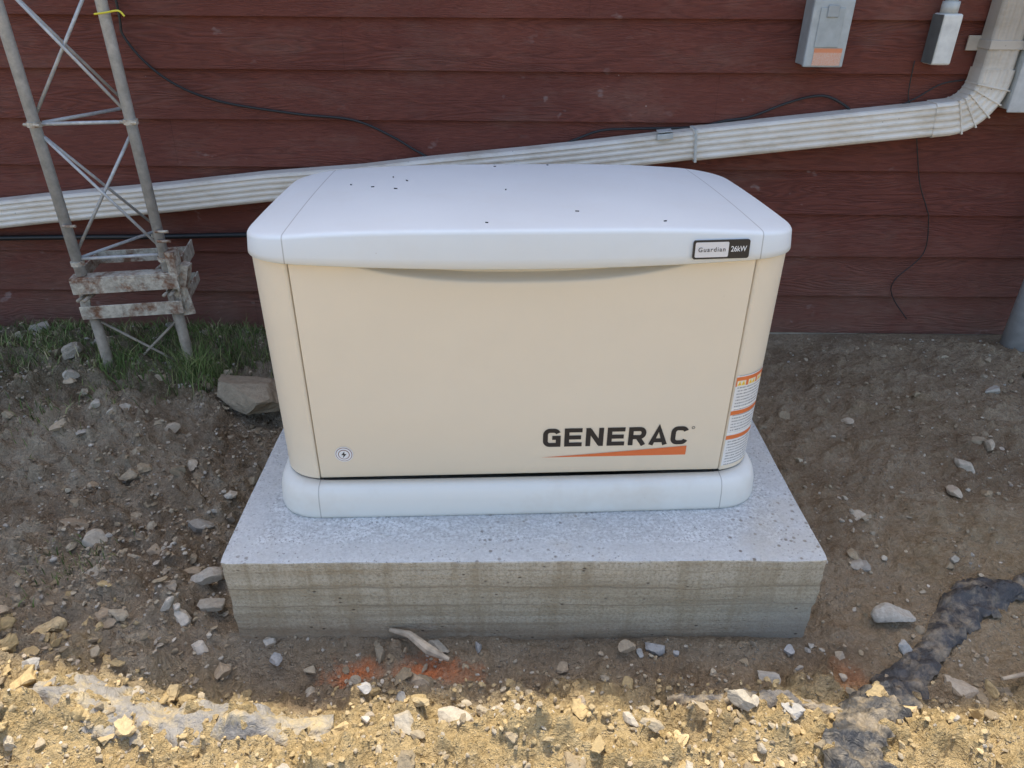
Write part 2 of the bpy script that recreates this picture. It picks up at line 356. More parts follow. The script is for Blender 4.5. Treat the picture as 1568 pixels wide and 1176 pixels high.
# ------------------------------------------------------------------ grass
def grass():
    G=[];F=[];C=[];n=0
    def blade(x,y,L,w,c,lean):
        nonlocal n
        a=random.uniform(0,6.28); b=random.uniform(0,6.28); dx,dy=math.cos(a)*w,math.sin(a)*w; lx,ly=math.cos(b)*lean*L,math.sin(b)*lean*L; z=float(hgt(x,y))-.003
        pts=[(x-dx,y-dy,z),(x+dx,y+dy,z),(x+dx*.8+lx*.3,y+dy*.8+ly*.3,z+L*.5),(x-dx*.8+lx*.3,y-dy*.8+ly*.3,z+L*.5),(x+lx+dx*.1,y+ly+dy*.1,z+L*.85),(x+lx-dx*.1,y+ly-dy*.1,z+L*.85)]
        pts=[(q[0],min(q[1],2.905),q[2]) for q in pts]
        G.extend(pts); F.append((n,n+1,n+2,n+3)); F.append((n+3,n+2,n+4,n+5)); n+=6
        f=random.uniform(.6,1.25); C.extend([tuple(q*f for q in c)]*6)
    pal=[(.14,.20,.06),(.19,.25,.08),(.11,.16,.05),(.28,.28,.12),(.44,.38,.21)]
    k=0
    while k<7500:
        x=random.uniform(-2.9,-1.0); y=random.uniform(2.02,2.9)
        edge=2.36+.35*(float(fbm(np.array(x*3.),np.array(3.),5,2))-.5)*2
        d=float(sst(edge-.1,edge+.35,y))*float(sst(-.98,-1.15,x))*float(sst(.40,.55,fbm(np.array(x*7.),np.array(y*7.),12,3)))
        if random.random()>d: k+=.2; continue
        blade(x,y,random.uniform(.02,.06),random.uniform(.001,.0022),random.choice(pal),random.uniform(.2,.9)); k+=1
    for cx,cy,nn,L,s in [(-1.22,2.42,420,.15,.05),(-1.15,2.36,120,.10,.04),(-1.5,2.42,260,.10,.05),(-1.12,2.6,260,.12,.07),(-1.35,2.6,250,.11,.09),(-1.8,2.6,160,.08,.12),(-2.1,2.6,160,.08,.12),(-1.2,1.45,110,.05,.06),(-1.3,1.25,30,.04,.05),(-1.6,2.1,90,.06,.1),(-1.05,2.78,160,.08,.08),(-1.4,2.3,120,.06,.09)]:
        for i in range(nn): blade(random.gauss(cx,s),min(random.gauss(cy,s),2.9),L*random.uniform(.4,1),random.uniform(.001,.0022),random.choice(pal[:4]),random.uniform(.1,.9))
    return np.array(G),np.array(F),np.array(C)
g=grass(); MGR=attr_mat("grass_blade",.7,False); np_mesh("grass",g[0],g[1],MGR,g[2])
# ------------------------------------------------------------------ concrete pad
def pad():
    w=1.418;d=1.06;h=.24; NX,NY,NZ=90,44,16; vs=[];fs=[];key={}
    def vid(i,j,k):
        if (i,j,k) not in key:
            x=-w/2+w*i/NX;y=d*j/NY;z=-.08+(h+.08)*k/NZ
            if k==NZ: z+=.004*(float(fbm(np.array(x*5.),np.array(y*5.),77,2))-.5)
            wv=.007*(float(fbm(np.array(x*5.+y*4),np.array(z*30.),55,3))-.5)
            if j==0: y+=wv
            if i==0: x+=wv
            if i==NX: x-=wv
            if i==NX and j==0 and k<9: x-=.007*random.random(); y+=.005*random.random()
            if (i in(0,NX)) and j==0: x+=(.004 if i==0 else -.004)*random.random(); y+=.003*random.random()
            if k==NZ and j==0: z-=.003*float(fbm(np.array(x*40.),np.array(1.),66,2)); y+=.003*float(fbm(np.array(x*30.),np.array(4.),67,2))
            key[(i,j,k)]=len(vs); vs.append((x,y,z))
        return key[(i,j,k)]
    for i in range(NX):
        for j in range(NY): fs.append((vid(i,j,NZ),vid(i+1,j,NZ),vid(i+1,j+1,NZ),vid(i,j+1,NZ)))
        for k in range(NZ): fs.append((vid(i,0,k),vid(i+1,0,k),vid(i+1,0,k+1),vid(i,0,k+1))); fs.append((vid(i+1,NY,k),vid(i,NY,k),vid(i,NY,k+1),vid(i+1,NY,k+1)))
    for j in range(NY):
        for k in range(NZ): fs.append((vid(0,j+1,k),vid(0,j,k),vid(0,j,k+1),vid(0,j+1,k+1))); fs.append((vid(NX,j,k),vid(NX,j+1,k),vid(NX,j+1,k+1),vid(NX,j,k+1)))
    o=mk("concrete_pad",vs,fs,MC,loc=(.031,1.247,0),rotz=.0185); bevel(o,.004,2,50); return o
pad()
# ------------------------------------------------------------------ generator
GEN=empty("standby_generator",(.021,1.466,.24),.0504)
def outline(hw,v0,v1,r,n=10,bow=0,ns=24,e=2.3):
    P=[]
    def corner(cx,cy,a0):
        for i in range(n+1):
            a=a0+math.pi/2*i/n; c,s=math.cos(a),math.sin(a)
            P.append((cx+r*math.copysign(abs(c)**(2/e),c),cy+r*math.copysign(abs(s)**(2/e),s)))
    for i in range(1,ns): t=i/ns; P.append((-hw+r+(2*hw-2*r)*t,v0))
    corner(hw-r,v0+r,-math.pi/2)
    for i in range(1,8): P.append((hw,v0+r+(v1-v0-2*r)*i/8))
    corner(hw-r,v1-r,0)
    for i in range(1,ns): t=i/ns; P.append((hw-r-(2*hw-2*r)*t,v1))
    corner(-hw+r,v1-r,math.pi/2)
    for i in range(1,8): P.append((-hw,v1-r-(v1-v0-2*r)*i/8))
    corner(-hw+r,v0+r,math.pi)
    out=[]
    for u,v in P:
        if v<(v0+v1)/2: v-=bow*max(0,1-(u/(hw-r*.5))**2)
        out.append((u,v))
    return out
def loft(rings,closed_top=True,closed_bot=False):
    V=[];F=[];n=len(rings[0])
    for r in rings: V+=r
    for j in range(len(rings)-1):
        for i in range(n): i2=(i+1)%n; F.append((j*n+i,j*n+i2,(j+1)*n+i2,(j+1)*n+i))
    if closed_top: F.append(tuple((len(rings)-1)*n+i for i in range(n)))
    if closed_bot: F.append(tuple(range(n))[::-1])
    return V,F
DP=.638
rings=[]
for z,g_ in [(0,-.006),(.003,-.001),(.012,.0),(.05,-.003),(.068,-.008),(.078,-.014),(.083,-.022),(.085,-.046),(.06,-.0462)]:
    rings.append([(u,v,z) for u,v in outline(.618+g_,-.05-g_,DP+.02+g_,.12+g_*.5,12,.004)])
v,f=loft(rings); mk("base_skirt",v,f,MBASE,GEN,True)
rings=[[(u,v,z) for u,v in outline(.585,.045,DP-.01,.105,12)] for z in (.04,.640)]
v,f=loft(rings); mk("inner_core",v,f,MDARK,GEN,True)
ol=outline(.600,0,DP,.115,14,e=2.2)
seq=[(.5035,0)]
st=[i for i,p in enumerate(ol) if p[0]>.5035-1e-6 and p[1]<.01][0]
seq+= [ol[(st+i)%len(ol)] for i in range(len(ol))]
seq=[p for p in seq if not(abs(p[0])<.5035-1e-6 and p[1]<.1)]
seq.append((-.5035,0.0))
zs=[.087,.092,.40,.64,.660]
V=[];F=[]; n=len(seq)+2
for z in zs:
    row=[(.5035,.030)]+seq+[(-.5035,.030)]
    V+=[(u,v,z) for u,v in row]
for j in range(len(zs)-1):
    for i in range(n-1): F.append((j*n+i,j*n+i+1,(j+1)*n+i+1,(j+1)*n+i))
mk("side_panels",V,F,MBODY,GEN,True)
def dip(u):
    a=min(1,abs(u)/.415); return .055*(1-a**2.6) if a<1 else 0
us=np.linspace(-.4995,.4995,81); V=[];F=[]
for v,z in [(.012,.0905),(.0012,.0893),(0,.092),(0,.3),(0,.5),(0,.585)]: V+=[(u,v,z) for u in us]
scoop=[(0,0),(.0012,.0035),(.004,.006),(.014,.010),(.028,.018),(.032,.034),(.033,.085)]
for v,dz in scoop:
    V+=[(u,v*min(1,.15+dip(u)/.03),min(.655-dip(u)+dz,.682)) for u in us]
nr=6+len(scoop); n=len(us)
for j in range(nr-1):
    for i in range(n-1): F.append((j*n+i,j*n+i+1,(j+1)*n+i+1,(j+1)*n+i))
for s in (0,n-1):
    a=len(V); 
    for j in range(nr):
        q=V[j*n+s]; V.append((q[0],max(q[1],0)+.022,q[2]))
    for j in range(nr-1):
        F.append((j*n+s,(j+1)*n+s,a+j+1,a+j) if s else (a+j,a+j+1,(j+1)*n+s,j*n+s))
o=mk("front_door",V,F,MBODY,GEN,True)
e=o.modifiers.new("e","EDGE_SPLIT"); e.split_angle=math.radians(40)
VC=DP/2; HWL=.604
def ztop(u,v):
    a=min(1,abs(u)/HWL); b=(v-VC)/.345
    return .7165+.006*(1-b*b)-.014*b-.026*a**3.2
rings=[]
def rim(g_,zf,r=.125):
    return [(u,v,zf(u,v)) for u,v in outline(HWL+g_,-.016-g_,DP+.018+g_,r+g_*.4,14,.020,40,2.25)]
lowz=lambda u,v: .656-.010*max(0,1-(u/.5)**2)*(1 if v<.1 else 0)
rings.append(rim(-.022,lambda u,v:lowz(u,v)+.012)); rings.append(rim(-.004,lowz)); rings.append(rim(0,lambda u,v:lowz(u,v)+.003))
def rz(u,v,k,d): return lowz(u,v)*(1-k)+(ztop(u,v)-.004)*k+d
rings.append(rim(-.001,lambda u,v:rz(u,v,.3,0))); rings.append(rim(-.004,lambda u,v:rz(u,v,.92,0)))
rings.append(rim(-.0055,lambda u,v:rz(u,v,1,-.001))); rings.append(rim(-.008,lambda u,v:rz(u,v,1,.0018))); rings.append(rim(-.012,lambda u,v:rz(u,v,1,.0035)))
last=[(u,v) for u,v,z in rings[-1]]
for t in [.03,.08,.16,.28,.42,.58,.74,.88,.97]:
    rings.append([(u*(1-t),VC+(v-VC)*(1-t),ztop(u*(1-t),VC+(v-VC)*(1-t))) for u,v in last])
v,f=loft(rings,True); mk("lid",v,f,MROOF,GEN,True)
def strokes(name,paths,w,u0,z0,sx,sz,mat,vfront=-.0012):
    G=Geo(); off=0
    for path in paths:
        P=[Vector((a*sx,b*sz)) for a,b in path]; n=len(P); L=[];Rr=[]
        for i in range(n):
            if i==0: t=(P[1]-P[0]).normalized(); nn=Vector((-t.y,t.x)); k=1
            elif i==n-1: t=(P[-1]-P[-2]).normalized(); nn=Vector((-t.y,t.x)); k=1
            else:
                a=(P[i]-P[i-1]).normalized(); b=(P[i+1]-P[i]).normalized(); t=(a+b).normalized(); nn=Vector((-t.y,t.x)); k=1/max(.5,nn.dot(Vector((-a.y,a.x))))
            L.append(P[i]+nn*w/2*k); Rr.append(P[i]-nn*w/2*k)
        vs=[(u0+p.x,vfront-off,z0+p.y) for p in L]+[(u0+p.x,vfront-off,z0+p.y) for p in Rr]
        G.add(vs,[(i+n,i+n+1,i+1,i) for i in range(n-1)]); off+=.00006
    return mk(name,G.v,G.f,mat,GEN)
def arc(cx,cy,rx,ry,a0,a1,n=10): return [(cx+rx*math.cos(math.radians(a0+(a1-a0)*i/n)),cy+ry*math.sin(math.radians(a0+(a1-a0)*i/n))) for i in range(n+1)]
H=.0535; SW=.0118; LW=.0435; GAP=.0092
h2=SW/H/2; w2=SW/LW/2; lo,hi=h2,1-h2; l,r_=w2,1-w2
rc=.25; ry=.22
letters={
'G':[arc(r_-rc,hi-ry,rc,ry,20,90,5)+arc(l+rc,hi-ry,rc,ry,90,180,6)+arc(l+rc,lo+ry,rc,ry,180,270,6)+[(r_,lo),(r_,.5),(.52,.5)]],
'E':[[(1,hi),(l,hi),(l,lo),(1,lo)],[(l,.5),(.94,.5)]],
'N':[[(l,0),(l,1)],[(l+.05,.90),(r_-.05,.10)],[(r_,0),(r_,1)]],
'R':[[(l,0),(l,hi),(r_-.22,hi)]+arc(r_-.22,hi-.22,.22,.22,80,-80,8)+[(r_-.22,hi-.44),(l,hi-.44)],[(.55,hi-.46),(r_+.02,0)]],
'A':[[(.09,0),(.5,.93),(.91,0)],[(.27,.25),(.73,.25)]],
'C':[arc(r_-rc,hi-ry,rc,ry,20,90,5)+arc(l+rc,hi-ry,rc,ry,90,180,6)+arc(l+rc,lo+ry,rc,ry,180,270,6)+arc(r_-rc,lo+ry,rc,ry,270,340,5)]}
u=.051
for ch in "GENERAC":
    strokes("letter_"+ch,letters[ch],SW,u,.1695,LW,H,MINK); u+=LW+GAP
strokes("trademark",[arc(.5,.5,.5,.5,0,360,12)],.0012,.417,.215,.007,.007,MINK)
sw=[(.048,-.0012,.138),(.410,-.0012,.138),(.410,-.0012,.165)]+[(.048+.362*t,-.0012,.138+.027*(t**1.15)) for t in (.8,.6,.4,.2)]
mk("orange_swoosh",sw,[tuple(range(len(sw)))],MORG,GEN)
SCX,SCZ=-.436,.160
def disc(name,r,mat,off,n=28): return mk(name,[(SCX+r*math.cos(6.2832*i/n),-off,SCZ+r*math.sin(6.2832*i/n)) for i in range(n)],[tuple(range(n))],mat,GEN)
MBR=M("sticker_brown",.5).col((.25,.10,.055)).m
disc("sticker_ring",.0225,MWHT,.0010); disc("sticker_band",.0200,MBR,.0014); disc("sticker_inner",.0185,MWHT,.0018); disc("sticker_core",.0140,MBR,.0022); disc("sticker_face",.0122,MWHT,.0026)
mk("sticker_bolt",[(SCX+a*.0011,-.003,SCZ+b*.0011) for a,b in [(2,9),(-6,-1),(-1,-1),(-3,-9),(6,2),(1,2)]],[(0,1,2,3,4,5)],MINK,GEN)
def rimv(uu,z): return -.016+.003-.020*max(0,1-(uu/(HWL-.0625))**2)
B=empty("badge"); B.parent=GEN; bu=.411; B.location=(bu,rimv(bu,.68)-.004,.684); B.rotation_euler=(math.radians(-5),0,math.atan2(rimv(bu+.05,.68)-rimv(bu-.05,.68),.1))
def rrect(name,x0,x1,z0,z1,r,y,mat,par):
    P=[]
    for cx,cz,a in [(x1-r,z0+r,-90),(x1-r,z1-r,0),(x0+r,z1-r,90),(x0+r,z0+r,180)]:
        for i in range(6): t=math.radians(a+90*i/5); P.append((cx+r*math.cos(t),y,cz+r*math.sin(t)))
    n=len(P); v=P+[(p[0],y+.004,p[2]) for p in P]
    return mk(name,v,[tuple(range(n))]+[(i,i+n,(i+1)%n+n,(i+1)%n) for i in range(n)],mat,par)
rrect("badge_plate",-.061,.061,-.0200,.0200,.005,-.002,MINK,B); rrect("badge_field",-.0570,.0150,-.0160,.0160,.003,-.0028,M("badge_silver",.35,.1).col((.70,.70,.70)).m,B)
def text(name,s,size,loc,mat,par,off=0,sx=1,sp=1):
    cu=bpy.data.curves.new(name,"FONT"); cu.body=s; cu.size=size; cu.align_x='CENTER'; cu.align_y='CENTER'; cu.offset=off; cu.space_character=sp
    t=bpy.data.objects.new(name,cu); COL.objects.link(t); bpy.context.view_layer.update()
    me=bpy.data.meshes.new_from_object(t.evaluated_get(bpy.context.evaluated_depsgraph_get())); bpy.data.objects.remove(t)
    me.materials.clear(); me.materials.append(mat); o=bpy.data.objects.new(name,me); COL.objects.link(o); o.parent=par; o.location=loc; o.rotation_euler=(math.pi/2,0,0); o.scale=(sx,1,1); return o
text("badge_word","Guardian",.0135,(-.0210,-.0034,0),MINK,B,.0001,1,sp=1.2); text("badge_rating","26kW",.0165,(.0372,-.0026,0),MWHT,B,.0002,.82)
def label_mat():
    m=M("warning_label",.45); t=m.n("TexCoord").outputs["UV"]; X=m.xyz(t)
    c=(.78,.77,.73)
    ln=m.math('MULTIPLY',m.mr(m.math('SINE',m.math('MULTIPLY',X[1],190)),.1,.5),m.mr(m.noise(m.mapp(t,(90,14,1)),1,2),.42,.5)); 
    ln=m.math('MULTIPLY',ln,m.math('MULTIPLY',m.mr(X[0],.06,.08),m.mr(X[0],.94,.92)))
    col=m.mix(m.math('MULTIPLY',ln,.75),c,(.12,.12,.12))
    for a,b in [(.885,.985),(.575,.625),(.30,.35)]:
        k=m.math('MULTIPLY',m.mr(X[1],a,a+.004),m.mr(X[1],b,b-.004)); col=m.mix(k,col,(.75,.19,.05))
    k=m.math('MULTIPLY',m.math('MULTIPLY',m.mr(X[1],.885,.889),m.mr(X[1],.945,.941)),m.mr(m.math('PINGPONG',X[0],.165),.03,.05)); col=m.mix(k,col,(.80,.76,.60))
    tri=m.math('SUBTRACT',.945,m.math('MULTIPLY',m.math('ABSOLUTE',m.math('SUBTRACT',m.math('PINGPONG',X[0],.165),.11)),.9))
    k=m.math('MULTIPLY',m.mr(m.math('SUBTRACT',tri,X[1]),.0,.005),m.mr(X[1],.892,.896)); col=m.mix(k,col,(.85,.55,.03))
    for a in (.645,.37):
        k=m.mr(m.math('ABSOLUTE',m.math('SUBTRACT',X[1],a)),.008,.004); col=m.mix(k,col,(.9,.88,.8))
    m.col(col); return m.m
pl=[p for p in ol if p[0]>.5045 and p[1]<.12]; pl=[(.506,.0)]+[p for p in pl if p[0]>.507]; acc=[0]
for a,b in zip(pl,pl[1:]): acc.append(acc[-1]+math.dist(a,b))
pl=[p for p,s in zip(pl,acc) if s<.105]; tot=max(s for s in acc if s<.105)
cx,cy=.485,.115; V=[]
for z in [.100,.362]:
    for p in pl:
        d=Vector((p[0]-cx,p[1]-cy)).normalized(); V.append((p[0]+d.x*.0012,p[1]+d.y*.0012,z))
n=len(pl); F=[(i,i+1,n+i+1,n+i) for i in range(n-1)]
o=mk("warning_labels",V,F,label_mat(),GEN,True); uv=o.data.uv_layers.new(name="UVMap")
for lp in o.data.loops:
    i=lp.vertex_index; uv.data[lp.index].uv=(acc[i%n]/tot,0 if i<n else 1)
G=Geo()
for uu,vv in [(-.32,.47),(-.36,.36),(-.28,.42),(-.30,.33),(-.03,.30),(-.08,.02),(.12,.1),(.30,.03),(-.42,.40),(-.05,.6),(.10,.62)]:
    v,f=boxg((uu,vv,ztop(uu,vv)+.001),(random.uniform(.004,.009),.0025,.002),Matrix.Rotation(random.uniform(0,3),3,'Z')); G.add(v,f)
mk("lid_debris",G.v,G.f,MDARK,GEN)
# ------------------------------------------------------------------ house
HOUSE=empty("red_sided_house",(0,0,0)); Dw=2.9156
HX0,HX1=-6.0,6.5
V=[];F=[]; NC=20; HT=.025+.178*NC
for k in range(NC):
    z0=.025+.178*k
    x=HX0+([1.2,2.9,.7,2.2,1.0,3.1,1.7,2.6,.6][k] if k<9 else random.uniform(.6,3.2)); xs=[HX0]
    while x<HX1: xs.append(x); x+=3.66
    xs.append(HX1)
    for a,b in zip(xs,xs[1:]):
        a2=a+.0003; b2=b-.0003; N=12; base=len(V)
        for i in range(N+1):
            x=a2+(b2-a2)*i/N; wv=.0012*math.sin(x*2.1+k*1.7)
            V+= [(x,Dw+.020,z0+wv),(x,Dw,z0+wv),(x,Dw-.0002,z0+.003+wv),(x,Dw+.0155,z0+.1835)]
        for i in range(N):
            p=base+i*4; q=p+4
            F+=[(p,q,q+1,p+1),(p+1,q+1,q+2,p+2),(p+2,q+2,q+3,p+3)]
mk("siding_wall",V,F,MS,HOUSE)
box("wall_backing",HX0,HX1,Dw+.021,Dw+.10,.02,HT,MDARK,HOUSE)
MFD=flat("foundation_concrete",(.44,.38,.29),.9,0,.25,12).m
box("foundation",HX0+.01,HX1-.01,Dw+.006,9,-.5,.023,MFD,HOUSE)
box("end_wall",HX0-.012,HX0+.05,Dw+.022,9,.02,HT,MS,HOUSE); box("end_wall_2",HX1-.05,HX1+.012,Dw+.022,9,.02,HT,MS,HOUSE); box("rear_wall",HX0,HX1,8.9,9.0,.02,HT,MS,HOUSE)
MSH=flat("roof_shingles",(.07,.065,.06),.9,0,.3,25).m
e0=Dw-.45; ez=3.715
V=[(x,y,z) for x in(HX0-.3,HX1+.3) for y,z in [(e0,ez-.14),(e0,ez),(6,5.0),(9.4,ez),(9.4,ez-.14)]]
mk("roof",V,[(0,1,6,5),(1,2,7,6),(2,3,8,7),(3,4,9,8),(4,0,5,9),(0,4,3,2,1),(5,6,7,8,9)],MSH,HOUSE)
# ------------------------------------------------------------------ downspout
def downspout(name,path,w,d,parent,yc,ribs=4):
    prof=[]
    for i in range(ribs*4+1):
        t=i/(ribs*4); a=-w/2+.012+(w-.024)*t; prof.append((a,d/2-(.0035 if i%4 in(1,2) else 0)))
    prof=[(-w/2+.004,d/2-.005)]+prof+[(w/2-.004,d/2-.005),(w/2,d/2-.012),(w/2,-d/2),(-w/2,-d/2),(-w/2,d/2-.012)]
    V=[];F=[];n=len(prof); P=[Vector((p[0],p[1])) for p in path]
    for i,p in enumerate(P):
        if i==0: t=(P[1]-P[0]).normalized();k=1
        elif i==len(P)-1: t=(P[-1]-P[-2]).normalized();k=1
        else:
            a=(P[i]-P[i-1]).normalized();b=(P[i+1]-P[i]).normalized();t=(a+b).normalized();k=1/max(.4,t.dot(a))
        nn=Vector((t.y,-t.x))*k
        for a,b in prof: V.append((p.x+nn.x*a,yc-b,p.y+nn.y*a))
    for i in range(len(P)-1):
        for j in range(n): j2=(j+1)%n; F.append((i*n+j,(i+1)*n+j,(i+1)*n+j2,i*n+j2))
    F.append(tuple(range(n))); F.append(tuple((len(P)-1)*n+j for j in range(n))[::-1])
    return mk(name,V,F,MGU,parent)
DS=empty("downspout")
def lin(a,b,n): return [(a[0]+(b[0]-a[0])*i/n,a[1]+(b[1]-a[1])*i/n+.002*math.sin(i*1.3)) for i in range(n+1)]
yc=Dw-.047
downspout("sloped_run",[(-4.2,.335)]+lin((-2.08,.553),(-.98,.668),6)+lin((-.6,.70),(.70,.846),6),.108,.072,DS,yc)
elb=[(1.60+.135*math.sin(math.radians(a)),1.083-.135*math.cos(math.radians(a))) for a in range(8,91,9)]
downspout("sloped_run_2",[(.672,.846),(1.1,.893),(1.57,.944)],.117,.080,DS,yc)
downspout("elbow",[(1.555,.942)]+elb+[(1.736,1.12)],.123,.086,DS,yc)
downspout("vertical_run",[(1.735,1.10),(1.735,1.6),(1.735,3.5)],.114,.076,DS,yc,3)
G=Geo()
for a in (20,35,50,65,80):
    c=(1.60+.135*math.sin(math.radians(a)),1.083-.135*math.cos(math.radians(a))); v,f=boxg((c[0],yc,c[1]),(.006,.091,.128),Matrix.Rotation(-math.radians(a),3,'Y')); G.add(v,f)
bevel(mk("elbow_ridges",G.v,G.f,MGU,DS),.002)
G=Geo(); v,f=boxg((.56,yc-.030,.880),(.06,.03,.02),Matrix.Rotation(-.1,3,'Y')); G.add(v,f); v,f=boxg((.56,yc-.02,.897),(.055,.05,.004),Matrix.Rotation(-.1,3,'Y')); G.add(v,f)
v,f=boxg((.680,yc,.845),(.010,.084,.122),Matrix.Rotation(-.1,3,'Y')); G.add(v,f)
bevel(mk("joint_clip",G.v,G.f,MLG,DS),.002)
G=Geo()
for z in(1.20,1.9):
    v,f=boxg((1.735,yc,z),(.124,.085,.03)); G.add(v,f); v,f=boxg((1.66,Dw-.006,z),(.05,.008,.05)); G.add(v,f)
bevel(mk("strap",G.v,G.f,MGU,DS),.002)
v,f=tube([(2.125,Dw-.15,-.05),(2.125,Dw-.15,.55),(2.125,Dw-.06,.75),(2.125,Dw-.06,3.5)],.052,20); mk("drain_pipe",v,f,flat("grey_pvc",(.40,.41,.41),.5).m,smooth=True)
# ------------------------------------------------------------------ electrical boxes
D1=empty("disconnect_box")
x0,x1,zb,zt=1.025,1.160,1.125,1.345; yf=Dw-.10
box("back_case",x0,x1,yf+.02,Dw-.001,zb+.004,zt,MGREY,D1,.004); box("cover",x0-.003,x1+.003,yf,yf+.018,zb,zt-.004,flat("cover_grey",(.42,.45,.44),.45).m,D1,.005)
box("cover_emboss",x0+.022,x1-.028,yf-.004,yf-.0001,zb+.065,zt-.03,flat("cover_grey2",(.38,.41,.40),.45).m,D1,.003)
box("cover_handle",x0+.045,x1-.05,yf-.009,yf-.0041,zb+.16,zt-.022,MGREY,D1,.003)
def wl():
    m=M("caution_label",.5); X=m.xyz(m.obj()); k=m.mr(X[2],1.172,1.174); t=m.mr(m.noise(m.mapp(m.obj(),(300,1,900)),1,2),.45,.5,0,.6)
    m.col(m.mix(k,m.mix(t,(.66,.50,.40),(.66,.22,.10)),(.70,.26,.12))); return m.m
mk("caution_label",[(x0+.026,yf-.0012,zb+.006),(x1-.010,yf-.0012,zb+.006),(x1-.010,yf-.0012,zb+.062),(x0+.026,yf-.0012,zb+.062)],[(0,1,2,3)],wl(),D1)
v,f=tube([(1.085,Dw-.05,zt),(1.085,Dw-.05,3.4)],.022,16); mk("conduit",v,f,MLG,D1,True)
v,f=tube([(1.085,Dw-.05,zt-.001),(1.085,Dw-.05,zt+.035)],.031,16); mk("hub",v,f,MLG,D1,True)
D2=empty("conduit_body_fitting")
G=Geo(); v,f=boxg((1.520,Dw-.045,1.215),(.070,.075,.165)); G.add(v,f); o=mk("housing",G.v,G.f,flat("fitting_light",(.66,.66,.61),.5).m,D2); bevel(o,.008,3)
box("side_cover",1.4825,1.4845,Dw-.086,Dw-.010,1.136,1.294,MDG,D2,.001)
v,f=tube([(1.518,Dw-.045,1.29),(1.518,Dw-.045,3.4)],.021,16); mk("conduit",v,f,MLG,D2,True); v,f=tube([(1.518,Dw-.045,1.296),(1.518,Dw-.045,1.335)],.029,16); mk("collar",v,f,MLG,D2,True)
D3=empty("electrical_panel"); box("case",1.80,2.16,Dw-.10,Dw-.001,.985,1.75,MLG,D3,.006); box("panel_cover",1.795,2.165,Dw-.113,Dw-.102,.978,1.757,flat("panel_grey",(.48,.49,.47),.45).m,D3,.004)
# ------------------------------------------------------------------ cables
yw=Dw-.010
def cable(name,pts,r,mat=MBLK):
    P=catmull([(x,(yw if y is None else y),z) for x,y,z in pts],7); v,f=tube(P,r,8); return mk(name,v,f,mat,smooth=True)
cable("black_cable",[(-1.43,None,1.9),(-1.428,None,1.32),(-1.427,None,1.194),(-1.315,None,1.063),(-1.136,None,.984),(-.847,None,.939),(-.625,None,.917),(-.48,None,.857),(-.382,None,.80),(-.30,Dw-.008,.775),(0,Dw-.008,.79),(.15,Dw-.008,.82),(.226,None,.85),(.325,None,.885),(.45,None,.893),(.677,None,.90),(.80,None,.925),(.893,None,.940),(1.008,None,.985),(1.10,None,1.012),(1.173,None,1.013),(1.254,None,.975),(1.27,None,.95)],.0048)
cable("thin_wire",[(1.46,None,1.14),(1.47,None,1.02),(1.50,None,.97),(1.543,None,.872),(1.606,None,.697),(1.66,None,.60),(1.688,None,.539),(1.706,None,.4),(1.62,None,.283),(1.629,None,.208),(1.721,None,.10)],.0022)
cable("thin_wire",[(1.45,None,.985),(1.50,None,1.01),(1.58,None,1.06),(1.66,None,1.075)],.003)
cable("black_conduit",[(-2.6,Dw-.03,.43),(-2.0,Dw-.03,.447),(-1.5,Dw-.03,.455),(-1.0,Dw-.03,.468),(-.5,Dw-.03,.47)],.011)
# ------------------------------------------------------------------ lattice tower
T=empty("lattice_tower")
A=Vector((-1.546,2.42,0)); Bp=Vector((-1.262,2.475,0)); Cc=Vector((-1.400,2.735,0))
TOP=3.2; Z0=.47
G=Geo()
for L in (A,Bp,Cc): G.add(*tube([L+Vector((0,0,Z0)),L+Vector((0,0,TOP))],.0180 if L is not Cc else .0145,14))
mk("legs",G.v,G.f,MGV,T,True)
G=Geo(); bay=.455; zs=[.53+bay*i for i in range(6)]
def rod(a,b,r=.0054): G.add(*tube([a,b],r,8))
for i,z in enumerate(zs):
    for p,q in((A,Bp),(Bp,Cc),(Cc,A)): rod(p+Vector((0,0,z)),q+Vector((0,0,z)),.006)
    if i<5:
        for k,(p,q) in enumerate(((A,Bp),(Bp,Cc),(Cc,A))):
            z1,z2=z+.02,z+bay-.02
            if k==2: rod(p+Vector((0,0,z1)),q+Vector((0,0,z2)))
            elif k==0: rod(q+Vector((0,0,z1)),p+Vector((0,0,z2))); rod(p+Vector((0,.012,z1)),q+Vector((0,.012,z2)))
            else: rod(q+Vector((0,0,z1)),p+Vector((0,0,z2)))
mk("braces",G.v,G.f,MGV,T,True)
G=Geo()
for L in(A,Bp,Cc):
    for z in (.515,.985): G.add(*tube([L+Vector((0,0,z-.008)),L+Vector((0,0,z+.008))],.0230,12))
    G.add(*tube([L+Vector((-.03,-.008,.985)),L+Vector((.03,-.022,.985))],.005,6))
mk("bolt_collars",G.v,G.f,MRU,T)
G=Geo()
mid=(A+Bp)/2; dirv=(Bp-A).normalized(); ang=math.atan2(dirv.y,dirv.x); rz_=Matrix.Rotation(ang,3,'Z'); nrm=Vector((-dirv.y,dirv.x,0))
def bb(along,out,z,size,tilt=None):
    G.add(*boxg(mid+dirv*along+nrm*out+Vector((0,0,z)),size,rz_ if tilt is None else rz_@tilt))
bb(0,-.028,.435,(.36,.006,.055)); bb(0,0,.465,(.36,.055,.005)); bb(0,-.028,.335,(.35,.006,.05)); bb(0,0,.312,(.35,.055,.005))
bb(-.165,.02,.385,(.035,.006,.17),Matrix.Rotation(.12,3,'Y')); bb(.172,.0,.40,(.05,.008,.22),Matrix.Rotation(-.1,3,'Y')); bb(.172,.06,.40,(.006,.16,.10))
